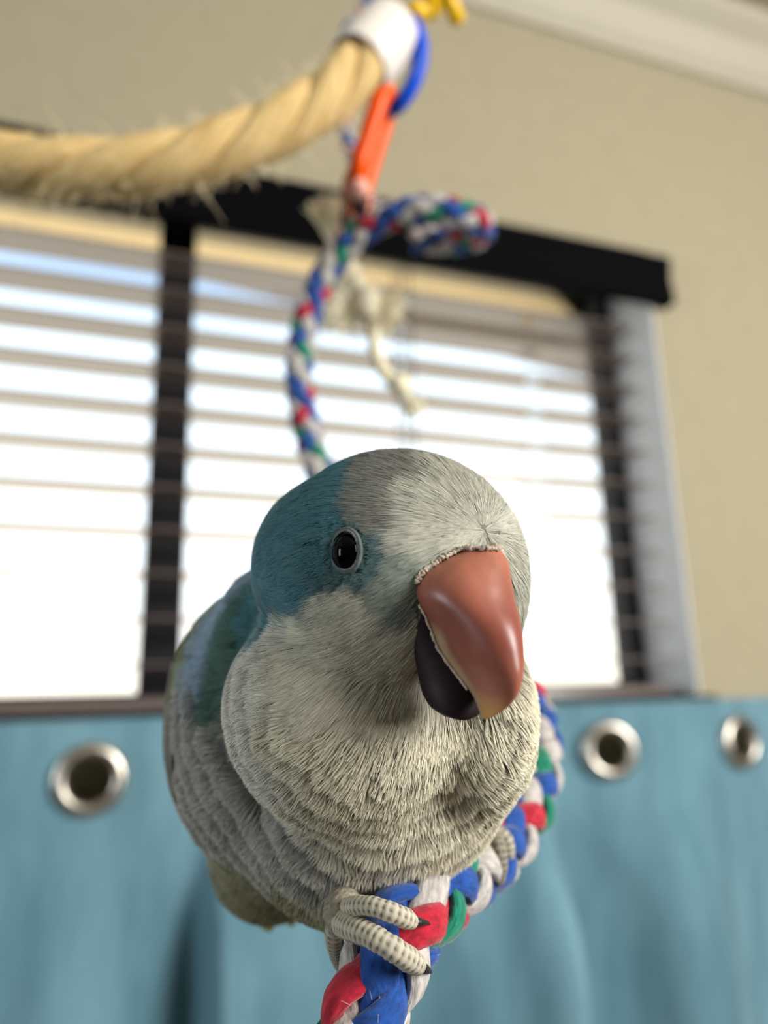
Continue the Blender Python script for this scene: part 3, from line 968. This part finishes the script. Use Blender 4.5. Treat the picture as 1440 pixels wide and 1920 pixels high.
def flow(P, Nn):
    d = P - flowc(P)
    # body feathers lie backwards and down
    far = np.clip((np.linalg.norm(P - WHORL, axis=1) - 40) / 40, 0, 1)[:, None]
    d = d / np.linalg.norm(d, axis=1)[:, None] + far * np.array([-0.25, -0.45, -0.35])
    d = d - Nn * (d * Nn).sum(1)[:, None]
    return d / (np.linalg.norm(d, axis=1)[:, None] + 1e-9)


D0 = flow(P0, N0)
# rows: move roots along the flow so that the tips line up in scalloped arcs
s0 = np.linalg.norm(P0 - flowc(P0), axis=1)
ang = np.arctan2(P0[:, 0] - CHEST[0], P0[:, 1] - CHEST[1])
sp_ = np.clip(par[:, 1] * 0.52, 1.5, 5.0)
rows = [0.0]
while rows[-1] < 140: rows.append(rows[-1] + np.interp(rows[-1], [0, 10, 20, 32, 60], [1.8, 2.6, 3.8, 4.6, 5.4]))
rows = np.array(rows)
wob = 0.9 * np.sin(ang * 5 + 1.3) + 0.5 * np.sin(ang * 13) + 0.35 * np.sin(ang * 27 + 2)
ri = np.clip(np.searchsorted(rows, s0 + wob), 1, len(rows) - 1)
tgt = np.where(np.abs(rows[ri] - s0 - wob) < np.abs(rows[ri - 1] - s0 - wob), rows[ri], rows[ri - 1]) - wob
ds = np.clip((tgt - s0) * par[:, 6] + rng.normal(0, .42, len(s0)) * (1 - .7 * par[:, 6]), -3, 3)
P0 = to_surface(P0 + D0 * ds[:, None], 0, 2)
N0 = grad(P0); D0 = flow(P0, N0)
ok = (np.linalg.norm((P0 - EYE) / np.array([.86, 1.06, 1]), axis=1) > 2.9)
ry_, rl_, rr_ = np.array([(pt(0, v, 116)[1], pt(l, v, 117)[0], pt(q_, v, 112)[0]) for v, l, q_ in ((1040, 860, 948), (1060, 818, 962), (1080, 792, 968), (1117, 779, 974), (1200, 782, 985), (1290, 787, 975), (1320, 800, 950), (1338, 815, 930))]).T
bl, br = np.interp(P0[:, 1], ry_[::-1], rl_[::-1]), np.interp(P0[:, 1], ry_[::-1], rr_[::-1])
ok &= ~((P0[:, 1] < ry_[0]) & (P0[:, 1] > ry_[-1]) & (P0[:, 0] > bl) & (P0[:, 0] < br) & (P0[:, 2] > -132))
P0, N0, D0, Wt, par = P0[ok], N0[ok], D0[ok], Wt[ok], par[ok]
# stronger choice of one kind per feather, with some mixing at borders
cum = np.cumsum(Wt ** 1.5 / (Wt ** 1.5).sum(1)[:, None], 1)
kind = (cum < rng.uniform(0, 1, (len(P0), 1))).sum(1).clip(0, len(names) - 1)
colf = 0.35 * KC[kind] + 0.65 * (regions(P0, 3.2) @ KC)
colf *= rng.normal(1.0, .07, (len(P0), 1)).clip(.75, 1.25)
near_eye = np.clip((np.linalg.norm(P0 - EYE, axis=1) - 3.0) / 5.0, .35, 1) * np.clip(np.linalg.norm(P0 - WHORL, axis=1) / 6.0, .5, 1)
nb = np.round(par[:, 3]).astype(int)
fi = np.repeat(np.arange(len(P0)), nb)
ns_ = len(fi)
a = rng.uniform(-1, 1, ns_)
Lf = (par[fi, 1] * near_eye[fi] * (1 - .30 * a ** 2) * (1 + (rng.uniform(.84, 1.06, ns_) - 1) * (1 - .55 * par[fi, 6])))
Lf *= rng.normal(1, .05, len(P0))[fi]
jd = D0 + rng.normal(0, .02, D0.shape) + par[:, 6:7] * rng.normal(0, .05, D0.shape); jd -= N0 * (jd * N0).sum(1)[:, None]; jd /= np.linalg.norm(jd, axis=1)[:, None]
lat = np.cross(N0, jd)
nc = np.maximum(np.round(par[fi, 3] * .19), 2)
at_ = np.round(a * nc) / nc
cl_k = .85 * par[fi, 6]
K = 5
t = np.linspace(0, 1, K)
Wf = par[fi, 2]
C = (P0[fi][:, None] + jd[fi][:, None] * (Lf[:, None] * t)[..., None]
     + lat[fi][:, None] * ((a[:, None] + (at_ - a)[:, None] * cl_k[:, None] * t[None] ** 3) * Wf[:, None] * (.30 + .70 * t[None] ** .9))[..., None])
C += rng.normal(0, .05, (ns_, 1, 3)) * t[None, :, None]
h = 0.08 + par[fi, 5][:, None] * (t[None] ** 1.4) * rng.uniform(.6, 1.35, ns_)[:, None] * (1 - .25 * a[:, None] ** 2) * np.clip(np.linalg.norm(P0 - WHORL, axis=1) / 9.0, .25, 1)[fi][:, None]
shp = C.shape
C = C.reshape(-1, 3)
g = grad(C)
C = C - g * np.clip(sdf(C) - h.reshape(-1), -3, 3)[:, None]
C = C - g * np.clip(sdf(C) - h.reshape(-1), -1.5, 1.5)[:, None]
C = C.reshape(shp); g = g.reshape(shp)
rollv = rng.normal(0, .35, (ns_, 1, 3))
wd = par[fi, 4][:, None] * np.array([.75, 1.0, .95, .7, .15])[None] * rng.uniform(.75, 1.2, ns_)[:, None]
V, Fs = ribbons(C, wd, g + rollv)
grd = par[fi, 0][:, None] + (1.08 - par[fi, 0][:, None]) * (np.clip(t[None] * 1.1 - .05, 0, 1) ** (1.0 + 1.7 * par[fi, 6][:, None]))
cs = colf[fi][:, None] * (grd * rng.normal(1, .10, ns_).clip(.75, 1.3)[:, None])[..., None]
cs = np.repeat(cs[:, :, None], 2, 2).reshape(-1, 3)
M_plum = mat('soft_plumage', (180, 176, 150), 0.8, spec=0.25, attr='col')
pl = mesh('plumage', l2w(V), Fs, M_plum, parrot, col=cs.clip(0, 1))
pl['kind'] = 'stuff'

# --- eye
en = unit(grad(EYE[None])[0] * 1.0 + np.array([-0.20, 0.0, 0.05]))
M_eye = mat('black_eye', (3, 3, 7), 0.03, spec=0.16, noise=(300, (2, 2, 5), 1.2, (1, 1, 1)))
M_lid = mat('grey_eyelid', (128, 126, 126), 0.7, noise=(900, (92, 92, 94), 2.0, (1, 1, 1)), bump=(0.8, 0.0004))
ex = unit(np.cross([0, 1.0, 0], en)); ey = np.cross(en, ex)
V, Fs = blob(EYE - en * 0.9, (2.5, 3.05, 2.2), 16, ax=np.stack([ex, ey, en]))
eye = mesh('eye', l2w(V), Fs, M_eye, parrot)
thl = np.linspace(0, 2 * np.pi, 60, endpoint=False)
tear = 1 + 0.10 * np.cos(thl - 1.3) ** 3 - 0.04 * np.sin(2 * thl)
P = (EYE + en * .30)[None] + ex * (np.cos(thl) * 2.46 * tear)[:, None] + ey * (np.sin(thl) * 3.02 * tear)[:, None]
P[:, :] -= en * (0.35 * np.cos(thl) ** 2)[:, None]
V, Fs, uv, _ = tube(P, .19 + .04 * np.sin(thl * 23), 10, closed=True, cap=False)
mesh('eyelid', l2w(V), Fs, M_lid, parrot)
P = (EYE - en * .15)[None] + ex * (np.cos(thl) * 2.75 * tear)[:, None] + ey * (np.sin(thl) * 3.3 * tear)[:, None]
V, Fs, uv, _ = tube(P, .36, 8, closed=True, cap=False)
k = mesh('eye_ring', l2w(V), Fs, mat('eye_ring_skin', (96, 108, 108), .8, noise=(700, (70, 82, 84), 1.8, (1, 1, 1)), bump=(.6, .0004)), parrot)


# --- beak
def interp(x, X, Y):
    return np.interp(x, X, Y)


bv = np.array([1028, 1038, 1058, 1078, 1097, 1117, 1155, 1185, 1214, 1243, 1272, 1292, 1311, 1330, 1347], float)
uL = np.array([884, 856, 818, 792, 784, 779, 800, 812, 822, 842, 864, 879, 891, 897, 906], float)
uR = np.array([930, 950, 964, 968, 971, 974, 979, 980, 980, 975, 967, 958, 942, 926, 912], float)
dC = np.array([112.6, 110.6, 107.6, 105.7, 104.3, 103.3, 101.7, 101.0, 100.8, 100.9, 101.6, 102.5, 103.7, 105.2, 107.0])
dE = np.array([114.4, 113.6, 112.7, 112.1, 111.7, 111.5, 111.5, 111.5, 111.3, 111.0, 110.4, 109.8, 109.2, 108.5, 107.6])
PSI = R_(27)
Fd = np.array([math.sin(PSI), 0, math.cos(PSI)]); Wd = np.array([math.cos(PSI), 0, -math.sin(PSI)])


def beak_slices(n, phis, vv, shrink=0.0):
    out = []
    for v in vv:
        l, r, c_, e_ = (interp(v, bv, X) for X in (uL, uR, dC, dE))
        d = (c_ + e_) / 2
        Tm = (r - l) / F * d
        g = max(e_ - c_, .25) / math.cos(PSI)
        b = g * math.sin(PSI)
        aa = max((Tm ** 2 - b ** 2) / (2 * Tm), .16 * Tm)
        wv = aa / math.cos(PSI)
        left = pt(l, v, e_)
        cen = left + Wd * wv
        ph = phis
        ridge = 1.0
        out.append(cen + Wd[None] * (wv - shrink) * np.sin(ph)[:, None] + Fd[None] * (g - shrink) * (np.sign(np.cos(ph)) * np.abs(np.cos(ph)) * ridge)[:, None])
    return np.array(out)


vv = np.concatenate([np.linspace(1028, 1050, 6, endpoint=False), np.linspace(1050, 1310, 44, endpoint=False), np.linspace(1310, 1347, 10)])
ph = np.linspace(-np.pi * .5, np.pi * .5, 33)
So = beak_slices(0, ph, vv)
kn = np.ones(5) / 5                               # soften the outline along the length
Sp = np.concatenate([np.repeat(So[:1], 2, 0), So, np.repeat(So[-1:], 2, 0)])
Sm = sum(Sp[i:i + len(So)] for i in range(5)) / 5
So[3:-7] = Sm[3:-7]
Si = So - (So - So.mean(1, keepdims=True)) * 0.10 + np.array([0, 0, -1.2])
n, m = So.shape[:2]
V = np.concatenate([So, Si[:, ::-1]], 1)
mm = 2 * m
i = np.arange(n - 1)[:, None]; j = np.arange(mm)[None]; jn = (j + 1) % mm
q = np.stack([i * mm + j, (i + 1) * mm + j, (i + 1) * mm + jn, i * mm + jn], -1).reshape(-1, 4)
V2 = np.vstack([V.reshape(-1, 3), V[0].mean(0), V[-1].mean(0)])
jj = np.arange(mm); jm = (jj + 1) % mm
tri_ = np.vstack([np.stack([np.full(mm, n * mm), jj, jm], 1), np.stack([np.full(mm, n * mm + 1), (n - 1) * mm + jm, (n - 1) * mm + jj], 1)])
tv = np.repeat((vv - 1028) / 319, mm)
pa = np.tile(np.concatenate([np.sin(ph), np.sin(ph)[::-1]]), n)
c1, c2, c3 = srgb((190, 122, 98)), srgb((158, 88, 74)), srgb((222, 168, 98))
k1 = np.clip((tv - .80) / .16, 0, 1)[:, None]; k2 = np.exp(-((tv - .45) / .3) ** 2)[:, None]
cb = c1 * (1 - k2) + c2 * k2
cb = cb * (1 - k1) + c3 * k1
edge = np.clip((-pa - .955) / .03, 0, 1)[:, None] * np.clip((tv - .42) / .1, 0, 1)[:, None]
cb = cb * (1 - edge) + srgb((196, 164, 128)) * edge
cb = np.vstack([cb, cb[:1], cb[-1:]])
M_beak = mat('horn_beak', (176, 108, 88), 0.36, spec=0.5, attr='col', sub=0.12, noise=(260, (205, 200, 200), 1.8, (1, 1, .35)), bump=(0.12, 0.0004))
beak = mesh('upper_beak', l2w(V2), [q, tri_], M_beak, parrot, col=cb)
# flaky pale rim where horn meets skin
ri_ = np.concatenate([So[14:0:-1, 0], So[1, 2:-2:2], So[1:10, -1]])
P = smooth_path(ri_, 120)
P = P + (P - So[20].mean(0)) * np.array([.035, .035, 0]) + np.array([0, .1, .1])
V, Fs, uv, _ = tube(P, .22 + .20 * np.abs(rng.normal(0, 1, 120)).clip(0, 1.8), 8)
V += rng.normal(0, .11, V.shape)
M_cere = mat('flaky_cere', (216, 202, 184), .85, noise=(600, (176, 156, 138), 1.8, (1, 1, 1)), bump=(.8, .0004))
mesh('cere', l2w(V), Fs, M_cere, parrot)
# worn pale cutting edge
P = smooth_path(So[20:50:3, 0], 70) + np.array([-.12, -.1, -.1])
V, Fs, uv, _ = tube(P, .18 + .16 * np.abs(np.sin(np.linspace(0, 22, 70))) * np.sin(np.linspace(0.2, 3.0, 70)), 8)
V += rng.normal(0, .05, V.shape)
mesh('beak_edge', l2w(V), Fs, M_cere, parrot)
# lower beak, a dark cup behind
lv = np.array([1120, 1150, 1190, 1230, 1270, 1300, 1322, 1336, 1344], float)
lL = np.array([782, 778, 775, 776, 783, 790, 803, 822, 846], float)
lR = np.array([920, 930, 940, 940, 935, 925, 912, 900, 885], float)
lC = np.array([112.4, 112.5, 112.6, 112.3, 111.7, 111.1, 110.9, 111.0, 111.6])
lE = np.array([112.9, 113.3, 114.4, 115.6, 116.2, 116.0, 115.2, 114.4, 113.6])
sv = np.linspace(1120, 1344, 34)
ph2 = np.linspace(-np.pi * .55, np.pi * .55, 25)
L_ = []
for v in sv:
    l, r, c_, e_ = (interp(v, lv, X) for X in (lL, lR, lC, lE))
    d = (c_ + e_) / 2
    hwid = (r - l) / 2 / F * d
    cen = pt((l + r) / 2, v, e_)
    L_.append(cen + np.stack([hwid * np.sin(ph2), 0 * ph2, (e_ - c_) * np.cos(ph2)], -1))
L_ = np.array(L_)
n, m = L_.shape[:2]
i = np.arange(n - 1)[:, None]; j = np.arange(m - 1)[None]
q = np.stack([i * m + j, (i + 1) * m + j, (i + 1) * m + j + 1, i * m + j + 1], -1).reshape(-1, 4)
V2 = np.vstack([L_.reshape(-1, 3), L_[-1].mean(0)])
t1 = np.stack([np.full(m - 1, n * m), (n - 1) * m + np.arange(1, m), (n - 1) * m + np.arange(m - 1)], 1)
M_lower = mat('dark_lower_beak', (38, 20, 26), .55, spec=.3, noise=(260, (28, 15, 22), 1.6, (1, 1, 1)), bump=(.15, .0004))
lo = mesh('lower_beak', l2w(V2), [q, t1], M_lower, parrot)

# --- feet: toes with scutes, dark claws
M_foot = mat('scaly_foot', (190, 180, 160), .7, spec=.3, attr='col')
M_claw = mat('dark_claw', (48, 42, 44), .4, noise=(500, (30, 26, 28), 1.5, (1, 1, 1)))


def toe(path, r0_, r1_, foot, claw_dir, per=.95, claw=True, shade=1.0):
    P = smooth_path([pt(*p) for p in path], 90)
    T, N, B = frames(P, up=(0, 0, 1.0))
    s = np.concatenate(([0], np.cumsum(np.linalg.norm(np.diff(P, axis=0), axis=1))))
    ns = 24
    th = np.linspace(0, 2 * np.pi, ns, endpoint=False)
    r = np.interp(s, [0, s[-1] * .55, s[-1] * .86, s[-1] * .96, s[-1]], [r0_, (r0_ + r1_) / 2, r1_, r1_ * .8, r1_ * .3])
    ring = np.abs(np.sin(np.pi * s / per)) ** .7
    angc = np.abs(np.cos(th * 3.5)) ** .8
    dots = (1 - ring[:, None]) ** .8 * (1 - angc[None]) ** .7
    var = (1 + .03 * np.sin(s * 2.1 + 1)) * (1 + .05 * np.sin(s / s[-1] * 9.4))
    rad = (r * var)[:, None] * .86 * (0.93 + .08 * ring[:, None] - .12 * dots)
    V, Fs, uv, _ = tube(P, rad, ns, N=N, B=B)
    gap = (1 - ring[:, None]) ** 1.5 * .30 + dots * 1.5
    cl_ = srgb((200, 192, 174))[None, None] * (1 - .88 * gap.clip(0, 1)[..., None]) * shade  # shade darkens the colour itself, painting in toes that lie in shadow
    cl_ = np.vstack([cl_.reshape(-1, 3), cl_[0, :1], cl_[-1, :1]])
    mesh('toe', l2w(V), Fs, M_foot, foot, col=cl_)
    if claw:
        cdv = unit(np.array(claw_dir, float)); base = P[-4]
        P2 = smooth_path([base, base + cdv * 1.6, base + cdv * 3.0 + np.array([0, -.5, -.9]), base + cdv * 3.8 + np.array([0, -1.3, -2.0])], 20)
        V, Fs, uv, _ = tube(P2, np.linspace(.95, .12, 20) * r1_ * .55, 10)
        mesh('claw', l2w(V), Fs, M_claw, foot)


def foot_root(u, v, d):
    o = bpy.data.objects.new('foot', None); COL.objects.link(o); o.parent = parrot; o.empty_display_size = .01
    o['_loc'] = list(parrot['_loc'])
    return o


ft = foot_root(640, 1730, 124)
toe([(650, 1704, 126), (672, 1699, 121.5), (702, 1700, 119.0), (735, 1711, 118.0), (762, 1723, 119), (774, 1729, 121)], 1.95, 1.7, ft, (1, -.35, -.5))
toe([(636, 1726, 126), (660, 1739, 120.6), (694, 1754, 117.0), (735, 1778, 115.2), (770, 1801, 116.2), (788, 1813, 118.6)], 2.45, 2.0, ft, (.7, -.7, -.6))
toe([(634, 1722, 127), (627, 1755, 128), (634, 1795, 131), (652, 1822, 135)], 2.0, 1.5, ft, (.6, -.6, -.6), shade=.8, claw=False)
M_fskin = mat('foot_skin', (168, 160, 142), .75, noise=(1300, (116, 108, 92), 2.2, (1, 1, 1)), bump=(.9, .0005))
P = smooth_path([pt(652, 1650, 142), pt(646, 1685, 133), pt(640, 1712, 127), pt(636, 1732, 125), pt(634, 1744, 125.5)], 30)
V, Fs, uv, _ = tube(P, np.interp(np.linspace(0, 1, 30), [0, .4, .7, .9, 1], [2.6, 2.7, 3.3, 2.9, 1.0]), 20)
mesh('palm', l2w(V), Fs, M_fskin, ft)
ft2 = foot_root(930, 1600, 158)
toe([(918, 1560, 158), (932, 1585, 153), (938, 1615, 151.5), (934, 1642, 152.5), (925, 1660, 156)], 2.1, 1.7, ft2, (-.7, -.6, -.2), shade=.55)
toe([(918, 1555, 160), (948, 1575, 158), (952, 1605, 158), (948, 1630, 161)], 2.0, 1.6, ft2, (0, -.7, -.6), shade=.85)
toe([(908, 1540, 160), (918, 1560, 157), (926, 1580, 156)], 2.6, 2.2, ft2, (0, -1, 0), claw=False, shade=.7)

# --- folded wing: long flight feathers along the far side of the body
M_wing = mat('flight_feather', (60, 72, 84), .6, spec=.3, attr='col', noise=(500, (190, 190, 190), 1.6, (1, 1, 1)))
wing = bpy.data.objects.new('wing', None); COL.objects.link(wing); wing.parent = parrot; wing.empty_display_size = .01
wing['_loc'] = list(parrot['_loc'])


def flight(pts, wmax, dark, pale):
    """one feather: rachis along pts, vane of two halves, pale outer edge"""
    P = smooth_path([to_surface(pt(*p)[None], hh, 20)[0] for p, hh in pts], 30)
    Nn = grad(P)
    T = np.gradient(P, axis=0); T /= np.linalg.norm(T, axis=1)[:, None]
    S = np.cross(T, Nn); S /= np.linalg.norm(S, axis=1)[:, None]
    t = np.linspace(0, 1, 30)
    wv = wmax * np.clip(np.minimum(t * 5 + .25, 1), 0, 1) * np.sqrt(np.clip(1 - ((t - .62) / .385).clip(0, 1) ** 2.6, 0, 1))
    a = np.linspace(-1, 1, 9)
    G = P[:, None] + S[:, None] * (wv[:, None] * a)[..., None] + Nn[:, None] * ((.35 * (1 - a ** 2))[None, :, None])
    G2 = G - Nn[:, None] * .18
    m = 9
    i = np.arange(29)[:, None]; j = np.arange(8)[None]
    q = np.stack([i * m + j, i * m + j + 1, (i + 1) * m + j + 1, (i + 1) * m + j], -1).reshape(-1, 4)
    V = np.vstack([G.reshape(-1, 3), G2.reshape(-1, 3)])
    k = np.clip((np.abs(a) - .72) / .2, 0, 1)[None, :, None]
    c = (srgb(dark) * (1 - k) + srgb(pale) * k) * np.ones((30, 1, 1))
    c = np.vstack([c.reshape(-1, 3)] * 2)
    mesh('feather', l2w(V), np.vstack([q, q[:, ::-1] + 270]), M_wing, wing, col=c)


flight([((350, 1225, 178), 1.4), ((322, 1310, 180), 1.8), ((318, 1390, 182), 1.9), ((333, 1455, 184), 1.9)], 1.7, (40, 56, 72), (150, 168, 180))
flight([((362, 1250, 172), 1.4), ((338, 1330, 174), 1.8), ((334, 1410, 176), 1.9), ((352, 1480, 180), 2.0)], 1.7, (120, 126, 130), (222, 228, 232))
flight([((372, 1270, 166), .9), ((350, 1350, 166), 1.0), ((352, 1430, 168), 1.1), ((375, 1510, 172), 1.2)], 2.6, (126, 118, 104), (172, 166, 152))
flight([((388, 1300, 160), .9), ((372, 1380, 160), 1.0), ((382, 1460, 162), 1.1), ((415, 1545, 166), 1.1)], 2.6, (118, 110, 98), (170, 162, 148))
flight([((352, 1195, 182), .7), ((326, 1250, 184), .7), ((312, 1310, 186), .7)], 2.2, (150, 150, 70), (206, 196, 96))
flight([((372, 1165, 176), .7), ((345, 1215, 178), .7), ((330, 1270, 180), .7)], 2.2, (70, 92, 66), (176, 178, 84))

# --- short tail feathers under the vent
M_tail = M_wing
tail = bpy.data.objects.new('tail', None); COL.objects.link(tail); tail.parent = parrot
tail['_loc'] = list(parrot['_loc'])


def tailf(p0, p1, wm, c, e_, side=None):
    a_, b_ = pt(*p0), pt(*p1)
    t = np.linspace(0, 1, 16)
    P = a_ + (b_ - a_) * t[:, None]
    S = unit(np.cross(b_ - a_, [0, 0, 1.0])) if side is None else np.array(side, float); Nn = unit(np.cross(S, b_ - a_))
    wv = wm * np.sqrt(np.clip(1 - ((t - .55) / .455).clip(0, 1) ** 2.2, 0, 1))
    a = np.linspace(-1, 1, 7)
    G = P[:, None] + S * (wv[:, None] * a)[..., None] + Nn * ((.3 * (1 - a ** 2))[None, :, None])
    G2 = G - Nn * .2
    i = np.arange(15)[:, None]; j = np.arange(6)[None]
    q = np.stack([i * 7 + j, i * 7 + j + 1, (i + 1) * 7 + j + 1, (i + 1) * 7 + j], -1).reshape(-1, 4)
    k = np.clip((np.abs(a) - .55) / .3, 0, 1)[None, :, None]
    cc = (srgb(c) * (1 - k) + srgb(e_) * k) * np.ones((16, 1, 1))
    mesh('feather', l2w(np.vstack([G.reshape(-1, 3), G2.reshape(-1, 3)])), np.vstack([q, q[:, ::-1] + 112]), M_tail, tail, col=np.vstack([cc.reshape(-1, 3)] * 2))


tailf((470, 1600, 195), (506, 1746, 200), 4.4, (120, 118, 70), (200, 204, 96))
tailf((520, 1600, 195), (548, 1736, 200), 4.0, (112, 110, 66), (190, 192, 96))
tailf((425, 1580, 192), (462, 1706, 197), 3.6, (120, 116, 76), (206, 210, 90))
tailf((575, 1610, 188), (598, 1730, 194), 2.6, (150, 150, 96), (214, 216, 150))

for k, (du, w_) in enumerate(((-26, 3.6), (-13, 3.8), (2, 4.0), (16, 3.8), (30, 3.6))):   # the long tail behind the body
    tailf((560 + du, 1545, 205), (590 + du * 1.3, 1610 - abs(k - 2) * 6 + 2 * k, 292 - abs(k - 2) * 9), w_, (86, 110, 96), (120, 136, 90), (1, .12 * (k - 2), 0))
